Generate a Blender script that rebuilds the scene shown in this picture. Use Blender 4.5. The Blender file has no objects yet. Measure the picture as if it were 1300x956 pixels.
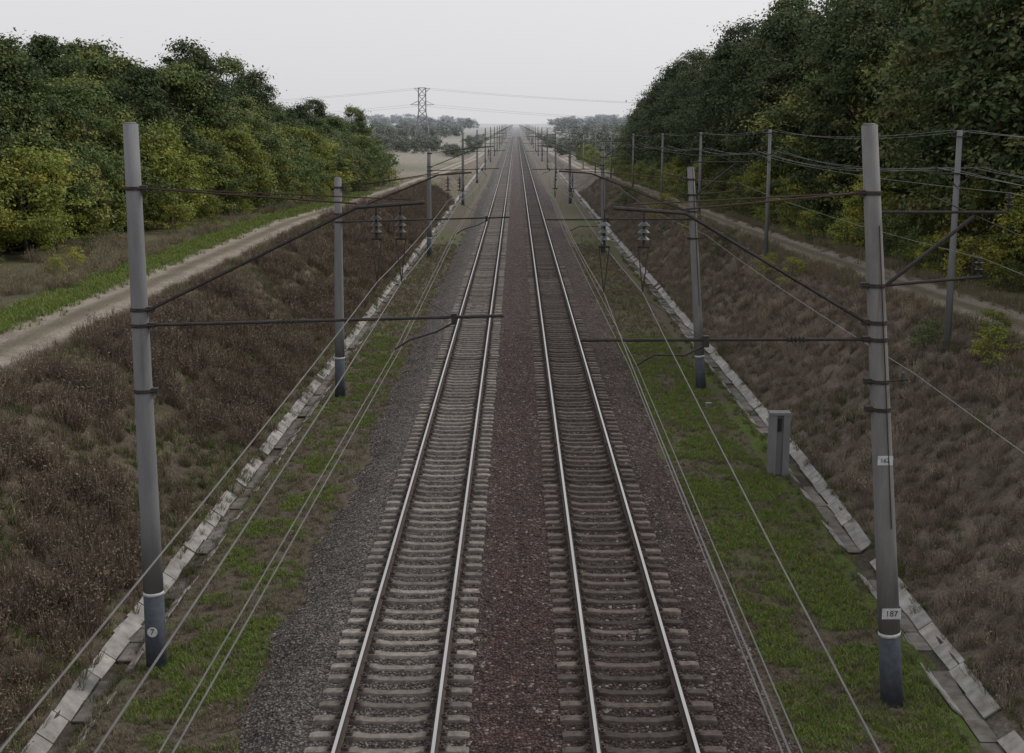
import bpy, math, random
import numpy as np
from mathutils import Vector
R = np.random.RandomState(7)
random.seed(7)
COL = bpy.context.scene.collection

# ---------------------------------------------------------------- noise
_tab = np.random.RandomState(3).rand(256, 256)
def vnoise(x, y):
    xi = np.floor(x).astype(int); yi = np.floor(y).astype(int)
    fx = x-xi; fy = y-yi
    fx = fx*fx*(3-2*fx); fy = fy*fy*(3-2*fy)
    a = _tab[xi % 256, yi % 256]; b = _tab[(xi+1) % 256, yi % 256]
    c = _tab[xi % 256, (yi+1) % 256]; d = _tab[(xi+1) % 256, (yi+1) % 256]
    return (a*(1-fx)+b*fx)*(1-fy)+(c*(1-fx)+d*fx)*fy
def fbm(x, y, o=4):
    s = 0; a = .5; t = 0
    for i in range(o):
        s = s+a*vnoise(x*2**i+17.3*i, y*2**i+5.1*i); t += a; a *= .5
    return s/t
def sstep(a, b, x):
    t = np.clip((x-a)/(b-a), 0, 1); return t*t*(3-2*t)

# ---------------------------------------------------------------- materials
HAZE = (0.44, 0.465, 0.49, 1)  # colour of the air haze painted into far surfaces
class NT:
    def __init__(s, name):
        s.m = bpy.data.materials.new(name); s.m.use_nodes = True
        s.t = s.m.node_tree; s.t.nodes.clear(); s.hp = .8; s.h0 = 90
        s.out = s.n('ShaderNodeOutputMaterial')
    def n(s, typ, **kw):
        nd = s.t.nodes.new(typ)
        for k, v in kw.items(): setattr(nd, k, v)
        return nd
    def l(s, a, b): s.t.links.new(a, b)
    def val(s, sock, v):
        if hasattr(v, 'is_linked') or isinstance(v, bpy.types.NodeSocket): s.l(v, sock)
        else: sock.default_value = v
    def math(s, op, a, b=0.0, clamp=False):
        nd = s.n('ShaderNodeMath', operation=op, use_clamp=clamp)
        s.val(nd.inputs[0], a); s.val(nd.inputs[1], b); return nd.outputs[0]
    def mix(s, f, a, b, mode='MIX'):
        nd = s.n('ShaderNodeMix', data_type='RGBA', blend_type=mode)
        s.val(nd.inputs[0], f)
        for i, v in ((6, a), (7, b)):
            if isinstance(v, tuple) and len(v) == 3: v = v+(1,)
            s.val(nd.inputs[i], v)
        return nd.outputs[2]
    def pos(s):
        return s.n('ShaderNodeNewGeometry').outputs['Position']
    def noise(s, scale, detail=4, vec=None, rough=.6):
        nd = s.n('ShaderNodeTexNoise'); nd.inputs['Scale'].default_value = scale
        nd.inputs['Detail'].default_value = detail; nd.inputs['Roughness'].default_value = rough
        s.l(vec if vec is not None else s.pos(), nd.inputs['Vector']); return nd.outputs['Fac']
    def voro(s, scale, vec=None, feat='F1'):
        nd = s.n('ShaderNodeTexVoronoi'); nd.inputs['Scale'].default_value = scale; nd.feature = feat
        s.l(vec if vec is not None else s.pos(), nd.inputs['Vector']); return nd
    def rng(s, v, a, b, c=0., d=1.):
        nd = s.n('ShaderNodeMapRange'); s.val(nd.inputs[0], v)
        for i, k in enumerate((a, b, c, d)): nd.inputs[i+1].default_value = k
        return nd.outputs[0]
    def attr(s, name, out='Fac'):
        nd = s.n('ShaderNodeAttribute', attribute_name=name); return nd.outputs[out]
    def scale(s, col, f):
        nd = s.n('ShaderNodeVectorMath', operation='SCALE'); s.val(nd.inputs[0], col); s.val(nd.inputs['Scale'], f)
        return nd.outputs[0]
    def vecmul(s, v, k):
        nd = s.n('ShaderNodeVectorMath', operation='MULTIPLY'); s.l(v, nd.inputs[0]); nd.inputs[1].default_value = k
        return nd.outputs[0]
    def haze(s, col):  # paints distance haze into the base colour, growing with world Y; no volume
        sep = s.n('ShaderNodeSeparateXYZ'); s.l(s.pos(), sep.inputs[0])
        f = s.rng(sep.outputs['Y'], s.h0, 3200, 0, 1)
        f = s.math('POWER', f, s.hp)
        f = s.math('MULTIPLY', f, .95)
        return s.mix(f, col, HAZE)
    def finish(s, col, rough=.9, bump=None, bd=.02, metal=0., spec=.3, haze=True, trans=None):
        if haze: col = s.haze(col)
        p = s.n('ShaderNodeBsdfPrincipled')
        if isinstance(col, tuple) and len(col) == 3: col = col+(1,)
        s.val(p.inputs['Base Color'], col); s.val(p.inputs['Roughness'], rough)
        s.val(p.inputs['Metallic'], metal); p.inputs['Specular IOR Level'].default_value = spec
        if bump is not None:
            b = s.n('ShaderNodeBump'); b.inputs['Distance'].default_value = bd; b.inputs['Strength'].default_value = 1
            s.l(bump, b.inputs['Height']); s.l(b.outputs[0], p.inputs['Normal'])
        if trans:
            tr = s.n('ShaderNodeBsdfTranslucent'); s.val(tr.inputs['Color'], col)
            mx = s.n('ShaderNodeMixShader'); mx.inputs[0].default_value = trans
            s.l(p.outputs[0], mx.inputs[1]); s.l(tr.outputs[0], mx.inputs[2]); s.l(mx.outputs[0], s.out.inputs[0])
        else: s.l(p.outputs[0], s.out.inputs[0])
        return s.m

def mat_ground():
    m = NT('ground_soil')
    base = m.attr('gcol', 'Color')
    g = m.attr('grass')
    n1 = m.noise(.9, 5); n2 = m.noise(9, 4, rough=.7); n3 = m.noise(45, 2, rough=.7)
    base = m.scale(base, m.rng(n2, .25, .75, .55, 1.5))
    base = m.scale(base, m.rng(n3, .25, .75, .6, 1.4))
    base = m.mix(m.rng(n1, .4, .65, 0, .35), base, (.085, .07, .052))
    gr = m.mix(m.rng(n2, .35, .65), (.055, .082, .022), (.13, .17, .045))
    gr = m.mix(m.rng(n1, .5, .68, 0, .55), gr, (.135, .13, .065))
    gr = m.scale(gr, m.rng(n3, .3, .7, .55, 1.4))
    f = m.math('ADD', g, m.math('MULTIPLY', m.math('SUBTRACT', n2, .5), 1.5))
    f = m.math('ADD', f, m.math('MULTIPLY', m.math('SUBTRACT', n3, .5), .9))
    f = m.rng(f, .35, .7)
    c = m.mix(f, base, gr)
    v = m.voro(16); 
    st = m.math('MULTIPLY', m.rng(v.outputs['Distance'], .2, .28, 1, 0), m.attr('stones'))
    st2 = m.math('MULTIPLY', st, m.rng(m.noise(5, 2), .42, .6))
    c = m.mix(st2, c, (.18, .165, .15))
    h = m.math('ADD', n2, m.math('MULTIPLY', n3, .6))
    return m.finish(c, .95, h, .09, spec=.1)

def mat_ballast():
    m = NT('ballast_gravel')
    sep = m.n('ShaderNodeSeparateXYZ'); m.l(m.pos(), sep.inputs[0])
    X = m.math('ADD', sep.outputs['X'], m.rng(m.noise(1.4, 3), 0, 1, -.7, .7))
    ramp = m.n('ShaderNodeValToRGB'); m.l(m.rng(X, -6, 6), ramp.inputs[0])
    e = ramp.color_ramp.elements
    def px(x): return (x+6)/12
    stops = [(-5, (.098, .086, .077)), (-3.6, (.105, .096, .09)), (-2.9, (.09, .079, .072)), (-1.2, (.085, .071, .064)), (-.5, (.072, .046, .04)),
             (.7, (.068, .044, .038)), (1.4, (.054, .04, .035)), (3.1, (.05, .038, .034)), (3.9, (.074, .052, .047)), (5, (.088, .067, .06))]
    e[0].position = px(stops[0][0]); e[0].color = stops[0][1]+(1,)
    e[1].position = px(stops[-1][0]); e[1].color = stops[-1][1]+(1,)
    for x, c in stops[1:-1]:
        k = e.new(px(x)); k.color = c+(1,)
    v = m.voro(17)
    rnd = m.n('ShaderNodeSeparateColor'); m.l(v.outputs['Color'], rnd.inputs[0])
    c = m.scale(ramp.outputs[0], m.rng(rnd.outputs[0], 0, 1, .5, 1.75))
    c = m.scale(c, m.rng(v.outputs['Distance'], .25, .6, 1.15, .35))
    c = m.mix(m.rng(rnd.outputs[1], .94, .96), c, (.2, .18, .17))
    c = m.scale(c, m.rng(m.noise(2.5, 3), .3, .7, .7, 1.3))
    h = m.math('SUBTRACT', 1, v.outputs['Distance'])
    return m.finish(c, .85, h, .055, spec=.2)

def mat_stone():
    m = NT('loose_stone')
    sep = m.n('ShaderNodeSeparateXYZ'); m.l(m.pos(), sep.inputs[0])
    side = m.rng(sep.outputs['X'], -1.6, -.5)
    c = m.mix(side, (.11, .1, .094), (.074, .05, .044))
    c = m.mix(m.rng(sep.outputs['X'], 3.2, 4), c, (.092, .07, .063))
    v = m.attr('fv')
    c = m.scale(c, m.rng(v, 0, 1, .4, 1.8))
    return m.finish(c, .85, haze=False, spec=.25)

def mat_simple(name, a, b, scale=8, rough=.85, bd=.005, metal=0., stretch=None, spec=.3, haze=True, fv=None):
    m = NT(name)
    vec = None
    if stretch: vec = m.vecmul(m.pos(), stretch)
    n = m.noise(scale, 5, vec)
    c = m.mix(m.rng(n, .3, .7), a, b)
    if fv: c = m.scale(c, m.rng(m.attr('fv'), 0, 1, fv[0], fv[1]))
    return m.finish(c, rough, n, bd, metal, spec, haze)

def mat_pole(name, a, b, rust):
    m = NT(name)
    n = m.noise(3, 5, m.vecmul(m.pos(), (1.5, 1.5, .35))); n2 = m.noise(3, 5, m.vecmul(m.pos(), (4, 4, .15)), .7); n3 = m.noise(60, 3)
    c = m.mix(m.rng(n, .3, .7), a, b)
    c = m.scale(c, m.rng(n3, .3, .7, .9, 1.08))
    c = m.mix(m.rng(n2, .56, .75, 0, .55), c, (.1, .096, .098))
    if rust: c = m.mix(m.rng(n2, .4, .28, 0, .7), c, (.15, .085, .055))
    return m.finish(c, .85, n3, .0015)

def mat_sleeper(name, end, mid, cx):
    m = NT(name)
    sep = m.n('ShaderNodeSeparateXYZ'); m.l(m.pos(), sep.inputs[0])
    d = m.math('ABSOLUTE', m.math('SUBTRACT', sep.outputs['X'], cx))
    n = m.noise(7, 5, rough=.7)
    c = m.mix(m.rng(m.math('ADD', d, m.math('MULTIPLY', n, .4)), .8, 1.15), mid, end)
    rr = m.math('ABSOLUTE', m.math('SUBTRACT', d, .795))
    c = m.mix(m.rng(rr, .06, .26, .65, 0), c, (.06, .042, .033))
    c = m.scale(c, m.rng(m.attr('fv'), 0, 1, .5, 1.35))
    c = m.scale(c, m.rng(n, .3, .7, .45, 1.35))
    return m.finish(c, .9, n, .01)

def mat_leaf(name, c1, c2, c3, ythr=.8, trans=None, far=False):
    m = NT(name)
    if far: m.hp = .5; m.h0 = 250  # distant leaves get a stronger share of the painted-in haze
    lv = m.attr('fv'); cv = m.attr('cv')
    oi = m.n('ShaderNodeObjectInfo').outputs['Random']
    f = m.math('ADD', m.math('MULTIPLY', lv, .5), m.math('MULTIPLY', cv, .5))
    c = m.mix(f, c1, c2)
    t = m.math('ADD', cv, m.math('MULTIPLY', m.math('SUBTRACT', oi, .5), .7))
    t = m.math('ADD', t, m.math('MULTIPLY', m.math('SUBTRACT', lv, .5), .3))
    c = m.mix(m.rng(t, ythr-.1, ythr+.25), c, c3)
    c = m.scale(c, m.rng(m.math('FRACT', m.math('MULTIPLY', oi, 7.3)), 0, 1, .76, 1.24))
    return m.finish(c, .7, spec=.15, trans=trans)

M = {}
M['ground'] = mat_ground(); M['ballast'] = mat_ballast(); M['stone'] = mat_stone()
M['sleepL'] = mat_sleeper('sleeper_concrete_light', (.22, .196, .175), (.19, .168, .15), -2.13)
M['sleepR'] = mat_sleeper('sleeper_concrete_stained', (.125, .102, .09), (.092, .075, .066), 2.13)
M['railside'] = mat_simple('rail_rust', (.04, .028, .023), (.07, .05, .04), 12, .7)
M['railtop'] = mat_simple('rail_polished_head', (.46, .45, .45), (.6, .59, .58), 3, .3, .0005, 1., (1, .1, 1))
M['fast'] = mat_simple('fastening_steel', (.04, .03, .026), (.08, .06, .05), 20, .7)
M['conc'] = mat_pole('pole_concrete', (.155, .155, .162), (.205, .205, .212), False)
M['concR'] = mat_pole('pole_concrete_stained', (.155, .153, .153), (.225, .22, .215), True)
M['concdark'] = mat_simple('pole_base_tar', (.045, .052, .065), (.075, .085, .1), 8, .8)
M['slab'] = mat_simple('ditch_slab_concrete', (.19, .178, .165), (.40, .385, .365), 3.2, .95, .006, fv=(.6, 1.1))
M['slabdark'] = mat_simple('ditch_floor', (.08, .072, .062), (.19, .175, .16), 3.5, .95, .01, fv=(.6, 1.2))
M['steel'] = mat_simple('bracket_steel', (.022, .02, .02), (.05, .041, .038), 9, .65)
M['rust'] = mat_simple('rusty_steel', (.06, .035, .025), (.04, .028, .022), 9, .75)
M['porc'] = mat_simple('insulator_porcelain', (.04, .036, .036), (.065, .06, .06), 6, .5, .0005, spec=.3)
M['glass'] = mat_simple('insulator_glass', (.07, .078, .08), (.11, .12, .12), 6, .45, .0005, spec=.3)
M['wire'] = mat_simple('wire_copper_grey', (.09, .087, .085), (.14, .135, .13), 3, .55, .0003)
M['wireal'] = mat_simple('wire_aluminium', (.17, .17, .175), (.24, .24, .245), 3, .55, .0003)
M['white'] = mat_simple('white_paint', (.42, .43, .44), (.6, .61, .62), 12, .7)
M['black'] = mat_simple('black_paint_and_slot', (.02, .02, .02), (.035, .035, .035), 12, .7)
M['bark'] = mat_simple('bark', (.06, .052, .045), (.13, .115, .1), 6, .95, .02)
M['lattice'] = mat_simple('galvanised_lattice', (.14, .145, .155), (.19, .195, .205), 2, .6)
M['leaf_dark'] = mat_leaf('oak_leaves', (.045, .07, .032), (.098, .132, .055), (.15, .145, .06), .92, .2)
M['leaf_mid'] = mat_leaf('acacia_leaves', (.08, .115, .042), (.15, .195, .068), (.215, .22, .07), .8, .2)
M['leaf_yel'] = mat_leaf('autumn_leaves', (.15, .185, .045), (.26, .285, .065), (.36, .335, .075), .76, .25)
M['leaf_far'] = mat_leaf('distant_leaves_hazed', (.05, .065, .038), (.09, .105, .055), (.11, .105, .055), .8, far=True)
M['brushL'] = mat_leaf('dry_weed_stems', (.085, .064, .05), (.2, .155, .118), (.26, .22, .155), .66)
M['brushR'] = mat_leaf('dry_weed_stems_pale', (.11, .084, .07), (.225, .178, .146), (.28, .24, .18), .70)
M['brushG'] = mat_leaf('green_weeds', (.075, .088, .038), (.15, .165, .07), (.2, .175, .1), .7)
M['grassm'] = mat_leaf('grass_blades', (.075, .115, .022), (.16, .22, .048), (.2, .2, .085), .76)
M['drygrass'] = mat_leaf('dry_grass_blades', (.125, .105, .07), (.26, .22, .15), (.11, .13, .05), .75)

# ---------------------------------------------------------------- mesh helpers
def np_mesh(name, verts, facelists, mats, matidx=None, fattr=None, smooth=False, vattr=None, vcol=None, link=True):
    me = bpy.data.meshes.new(name)
    verts = np.asarray(verts, dtype=np.float32)
    me.vertices.add(len(verts)); me.vertices.foreach_set('co', verts.ravel())
    loops = np.concatenate([np.asarray(f, dtype=np.int32).ravel() for f in facelists])
    tot = np.concatenate([np.full(len(f), np.asarray(f).shape[1], dtype=np.int32) for f in facelists])
    start = np.concatenate([[0], np.cumsum(tot)[:-1]]).astype(np.int32)
    me.loops.add(len(loops)); me.loops.foreach_set('vertex_index', loops)
    me.polygons.add(len(tot)); me.polygons.foreach_set('loop_start', start)
    try: me.polygons.foreach_set('loop_total', tot)
    except Exception: pass
    for m in mats: me.materials.append(m)
    if matidx is not None: me.polygons.foreach_set('material_index', np.asarray(matidx, dtype=np.int32))
    me.polygons.foreach_set('use_smooth', np.full(len(tot), bool(smooth)))
    me.update(calc_edges=True)
    for k, a in (fattr or {}).items():
        at = me.attributes.new(k, 'FLOAT', 'FACE'); at.data.foreach_set('value', np.asarray(a, dtype=np.float32))
    for k, a in (vattr or {}).items():
        at = me.attributes.new(k, 'FLOAT', 'POINT'); at.data.foreach_set('value', np.asarray(a, dtype=np.float32))
    for k, a in (vcol or {}).items():
        at = me.attributes.new(k, 'FLOAT_COLOR', 'POINT')
        at.data.foreach_set('color', np.concatenate([a, np.ones((len(a), 1))], 1).astype(np.float32).ravel())
    if not link: return me
    ob = bpy.data.objects.new(name, me); COL.objects.link(ob); return ob

class MB:
    def __init__(s): s.v = []; s.f = []; s.m = []; s.mats = []
    def mi(s, k):
        if k not in s.mats: s.mats.append(k)
        return s.mats.index(k)
    def poly(s, pts, rad, mat, n=6, cap=True):
        i = s.mi(mat); pts = [Vector(p) for p in pts]
        if not hasattr(rad, '__len__'): rad = [rad]*len(pts)
        base = len(s.v); N = len(pts)
        for k, p in enumerate(pts):
            d = (pts[min(k+1, N-1)]-pts[max(k-1, 0)]).normalized()
            ref = Vector((0, 0, 1)) if abs(d.z) < .9 else Vector((1, 0, 0))
            a = d.cross(ref).normalized(); b = d.cross(a).normalized()
            for q in range(n):
                t = 2*math.pi*q/n
                s.v.append(p+(a*math.cos(t)+b*math.sin(t))*rad[k])
        for k in range(N-1):
            for q in range(n):
                s.f.append((base+k*n+q, base+k*n+(q+1) % n, base+(k+1)*n+(q+1) % n, base+(k+1)*n+q)); s.m.append(i)
        if cap:
            s.f.append(tuple(base+q for q in range(n))[::-1]); s.m.append(i)
            s.f.append(tuple(base+(N-1)*n+q for q in range(n))); s.m.append(i)
    def box(s, c, size, mat, taper=1., rot=0.):
        i = s.mi(mat); base = len(s.v); cx, cy, cz = c; sx, sy, sz = [q/2 for q in size]
        cr, sr = math.cos(rot), math.sin(rot)
        for dz, t in ((-sz, 1.), (sz, taper)):
            for dx, dy in ((-sx, -sy), (sx, -sy), (sx, sy), (-sx, sy)):
                x, y = dx*t, dy*t
                s.v.append(Vector((cx+x*cr-y*sr, cy+x*sr+y*cr, cz+dz)))
        for f in ((3, 2, 1, 0), (4, 5, 6, 7), (0, 1, 5, 4), (1, 2, 6, 5), (2, 3, 7, 6), (3, 0, 4, 7)):
            s.f.append(tuple(base+q for q in f)); s.m.append(i)
    def insul(s, p0, p1, discs, r, mat='porc'):
        p0 = Vector(p0); p1 = Vector(p1)
        s.poly([p0, p1], .025, 'steel', 6)
        a, b = p0.lerp(p1, .12), p0.lerp(p1, .88)
        for k in range(discs):
            t = (k+.1)/discs; t2 = (k+.6)/discs
            q0, q1, q2 = a.lerp(b, t), a.lerp(b, (t+t2)/2), a.lerp(b, t2)
            s.poly([q0, q1, q2], [r*.35, r*.7, r], mat, 12)
    def make(s, name, smooth=False, link=True):
        me = bpy.data.meshes.new(name); me.from_pydata([tuple(v) for v in s.v], [], s.f)
        for k in s.mats: me.materials.append(M[k])
        me.polygons.foreach_set('material_index', s.m)
        if smooth:
            sm = {s.mats.index(k) for k in ('conc', 'concR', 'concdark', 'white') if k in s.mats}
            me.polygons.foreach_set('use_smooth', [len(f) == 4 and m_ in sm for f, m_ in zip(s.f, s.m)])
        me.update()
        if not link: return me
        ob = bpy.data.objects.new(name, me); COL.objects.link(ob); return ob

def scatter(templates, pos, scl, rotz, pick, tilt=None, zs=None):
    V = []; F = []; A = []; C = []; off = 0
    for ti, (tv, tf, fv, cv) in enumerate(templates):
        idx = np.where(pick == ti)[0]
        if len(idx) == 0: continue
        c, s_ = np.cos(rotz[idx])[:, None], np.sin(rotz[idx])[:, None]
        x = tv[None, :, 0]*c-tv[None, :, 1]*s_; y = tv[None, :, 0]*s_+tv[None, :, 1]*c
        z = np.repeat(tv[None, :, 2], len(idx), 0)
        if zs is not None: z = z*zs[idx][:, None]
        P = np.stack([x, y, z], -1)*scl[idx][:, None, None]+pos[idx][:, None, :]
        V.append(P.reshape(-1, 3))
        F.append((tf[None]+(np.arange(len(idx))*len(tv))[:, None, None]+off).reshape(-1, tf.shape[1]))
        off += len(idx)*len(tv)
        inst = R.rand(len(idx))
        A.append(np.repeat(fv[None], len(idx), 0).ravel())
        C.append(((cv[None]*.4)+inst[:, None]*.6).ravel())
    return np.concatenate(V), np.concatenate(F), np.concatenate(A), np.concatenate(C)

# ---------------------------------------------------------------- terrain
def e_left(y): return np.interp(y, [0, 90, 155, 196, 350, 600], [3.0, 3.0, 1.9, 1.5, .1, -.5])
def e_right(y): return np.interp(y, [0, 40, 91, 155, 250, 420, 600], [3.3, 3.2, 2.45, 1.9, .8, -.1, -.5])
def ditchc(x, y):
    return np.where(x < 0, 7.95, np.interp(y, [20, 40, 80], [8.35, 8.85, 9.0]))
def slope0(x, y): return ditchc(x, y)+.5
def crest(x, y):
    e = np.where(x < 0, e_left(y), e_right(y)); return slope0(x, y)+.25+1.5*(e+.62)
def ground_h(x, y):
    x = np.asarray(x, float); y = np.asarray(y, float)
    a = np.abs(x); e = np.where(x < 0, e_left(y), e_right(y)); dc = ditchc(x, y); s0 = slope0(x, y); cr = crest(x, y)
    h = np.full(a.shape, -.62)
    h = h-.2*sstep(4.6, 4.2, a)
    fade = 1-sstep(330, 420, y)
    h = h-.24*fade*(1-sstep(.12, .42, np.abs(a-dc)))
    t = np.clip((a-s0)/(cr-s0), 0, 1)
    t = t+(.06*np.sin(2*np.pi*t)*-1)
    h = h+t*(e+.62)
    n = (fbm(x*.5+40, y*.5, 4)-.5)
    amp = .08+.5*sstep(s0, s0+1.5, a)*(1-sstep(cr-1, cr, a))+.10*sstep(cr+4, cr+9, a)
    h = h+n*amp
    h = h+sstep(25, 120, a)*(fbm(x*.006, y*.006, 3)-.5)*5*(1-sstep(400, 900, y)*.5)
    h = h+sstep(1500, 4200, y)*sstep(60, 600, a)*(6+10*fbm(x*.0012+9, y*.0008, 3))
    r = a-cr
    rut = np.exp(-((r-1.05)/.28)**2)+np.exp(-((r-2.75)/.28)**2)
    h = h-.09*rut*(1-sstep(250, 400, y))
    return h

def axis(segs):
    out = []
    for a, b, st in segs: out += list(np.arange(a, b, st))
    return out
xp = axis([(0, 4, .8), (4, 7, .3), (7, 10, .12), (10, 20, .22), (20, 34, .8)])
x = 34.
while x < 5000: xp.append(x); x *= 1.13
xp = np.array(xp); xs = np.concatenate([-xp[::-1][:-1], xp])
yy = axis([(-60, 16, 4), (16, 60, .22), (60, 130, .5)]); y = 130.
while y < 7500: yy.append(y); y *= 1.012 if y < 600 else 1.05
ys = np.array(yy)
GX, GY = np.meshgrid(xs, ys); H = ground_h(GX, GY)
nx, ny = len(xs), len(ys)
idx = np.arange(nx*ny).reshape(ny, nx)
F = np.stack([idx[:-1, :-1], idx[:-1, 1:], idx[1:, 1:], idx[1:, :-1]], -1).reshape(-1, 4)
A = np.abs(GX); CR = crest(GX, GY); S0 = slope0(GX, GY); DC = ditchc(GX, GY)
n1 = fbm(GX*.35, GY*.35, 4); n2 = fbm(GX*1.3+7, GY*1.3, 4); n3 = fbm(GX*.05, GY*.05+3, 3)
def lerp(a, b, t): return a+(b-a)*t[..., None]
c = np.zeros(GX.shape+(3,))
c[:] = (.125, .108, .083)
terr = sstep(S0-.2, S0-.8, A)
c = lerp(c, np.array((.12, .1, .078)), terr)
dch = 1-sstep(.3, .55, np.abs(A-DC))
c = lerp(c, lerp(np.broadcast_to(np.array((.08, .07, .06)), c.shape), np.array((.22, .2, .175)), sstep(.45, .65, n2)), dch*.8)
slope = sstep(S0-.2, S0+.3, A)*(1-sstep(CR-.1, CR+.4, A))
brown = lerp(np.broadcast_to(np.array((.1, .083, .062)), c.shape), np.array((.175, .143, .108)), sstep(.35, .6, n2))
brownR = lerp(np.broadcast_to(np.array((.13, .106, .087)), c.shape), np.array((.205, .17, .14)), sstep(.35, .6, n2))
c = lerp(c, np.where((GX < 0)[..., None], brown, brownR), slope)
rr = A-CR
road = sstep(.25, .6, rr)*(1-sstep(3.2, 3.6, rr))*(1-sstep(420, 600, GY))
rutm = np.clip(np.exp(-((rr-1.05)/.5)**4)+np.exp(-((rr-2.75)/.5)**4), 0, 1)
mid = 1-rutm
roadc = lerp(np.broadcast_to(np.array((.34, .295, .25)), c.shape), np.array((.19, .165, .125)), mid)
c = lerp(c, roadc, road)
out = sstep(3.4, 4.2, rr)
field = lerp(np.broadcast_to(np.array((.11, .105, .07)), c.shape), np.array((.18, .155, .105)), sstep(.4, .6, n1))
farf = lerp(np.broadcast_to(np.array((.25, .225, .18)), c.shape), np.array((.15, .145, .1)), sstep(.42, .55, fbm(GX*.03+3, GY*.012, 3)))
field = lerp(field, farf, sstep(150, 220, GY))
c = lerp(c, field, out)
g = np.zeros(GX.shape)
g += terr*sstep(4.7, 5.4, A)*np.where(GX > 0, .75-.5*sstep(42, 75, GY), .34-.1*sstep(40, 80, GY))
g += terr*(n2-.5)*2.0+terr*(n1-.5)*1.0
g += slope*(.14+(n1-.5)*1.4)*np.where(GX < 0, .9, .6)+slope*.35*sstep(S0+1.0, S0+.2, A)*np.where(GX < 0, 1, .2)
g += np.exp(-((rr-4.1)/.65)**2)*.65*(GY < 170)+np.exp(-((rr+.1)/.5)**2)*.35
g += road*mid*.2*np.where(GX > 0, 1.6, 1)
g += sstep(4.6, 5.2, rr)*(.3+(n1-.5)*1.2)*(1-.8*sstep(160, 260, GY))
g *= (1-sstep(130, 400, GY)*.6)
stones = sstep(6.8, 4.8, A)*.9+slope*.05+road*.1+dch*.4
np_mesh('ground', np.stack([GX, GY, H], -1).reshape(-1, 3), [F], [M['ground']], smooth=True,
        vattr={'grass': g.ravel(), 'stones': stones.ravel()}, vcol={'gcol': c.reshape(-1, 3)})

# ---------------------------------------------------------------- ballast
def ballast_h(x, y):
    a = np.abs(x); a = np.where(x < 0, a-.15, a)
    a = a+(fbm(x*.2+3, y*.7, 3)-.5)*.9*sstep(3.7, 4.5, a)
    h = np.interp(a, [0, .5, .8, 2.13, 3.45, 3.6, 3.85, 4.75, 5.3], [-.215, -.22, -.25, -.262, -.25, -.228, -.25, -.6, -.8])
    return h+(fbm(x*1.2, y*1.2, 2)-.5)*.06+(fbm(x*7, y*7, 2)-.5)*.05*(1+sstep(3.9, 4.6, a)*1.5)
bx = np.arange(-5.7, 5.6, .11)
by = axis([(-60, 16, 2), (16, 60, .11), (60, 130, .4)]); y = 130.
while y < 5000: by.append(y); y *= 1.02
by = np.array(by)
BX, BY = np.meshgrid(bx, by); BH = ballast_h(BX, BY)
idx = np.arange(BX.size).reshape(BX.shape)
F = np.stack([idx[:-1, :-1], idx[:-1, 1:], idx[1:, 1:], idx[1:, :-1]], -1).reshape(-1, 4)
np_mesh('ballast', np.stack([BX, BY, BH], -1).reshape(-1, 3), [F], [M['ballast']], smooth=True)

phi = (1+5**.5)/2
ico = np.array([(-1, phi, 0), (1, phi, 0), (-1, -phi, 0), (1, -phi, 0), (0, -1, phi), (0, 1, phi), (0, -1, -phi), (0, 1, -phi), (phi, 0, -1), (phi, 0, 1), (-phi, 0, -1), (-phi, 0, 1)])/1.9
icf = np.array([(0, 11, 5), (0, 5, 1), (0, 1, 7), (0, 7, 10), (0, 10, 11), (1, 5, 9), (5, 11, 4), (11, 10, 2), (10, 7, 6), (7, 1, 8), (3, 9, 4), (3, 4, 2), (3, 2, 6), (3, 6, 8), (3, 8, 9), (4, 9, 5), (2, 4, 11), (6, 2, 10), (8, 6, 7), (9, 8, 1)])
ST = []
for i in range(6):
    v = ico*(R.uniform(.6, 1.2, (12, 1)))*np.array([1, R.uniform(.6, .9), R.uniform(.5, .8)])
    ST.append((v, icf, np.full(20, .5), np.full(20, .5)))
N = 40000
sx = R.uniform(-5.9, 5.8, N); sy = 16.5+44*R.rand(N)**1.4
dens = np.where(np.abs(sx) > 4.6, .4, 1.); keep = R.rand(N) < dens; sx, sy = sx[keep], sy[keep]; N = len(sx)
sz = np.maximum(ballast_h(sx, sy), ground_h(sx, sy))+.005
sc = R.uniform(.018, .038, N)
V, F, a, cc = scatter(ST, np.stack([sx, sy, sz], -1), sc, R.rand(N)*6.28, R.randint(0, 6, N))
fvv = np.repeat(R.rand(N), 20)
np_mesh('loose_gravel', V, [F], [M['stone']], fattr={'fv': fvv})

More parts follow.
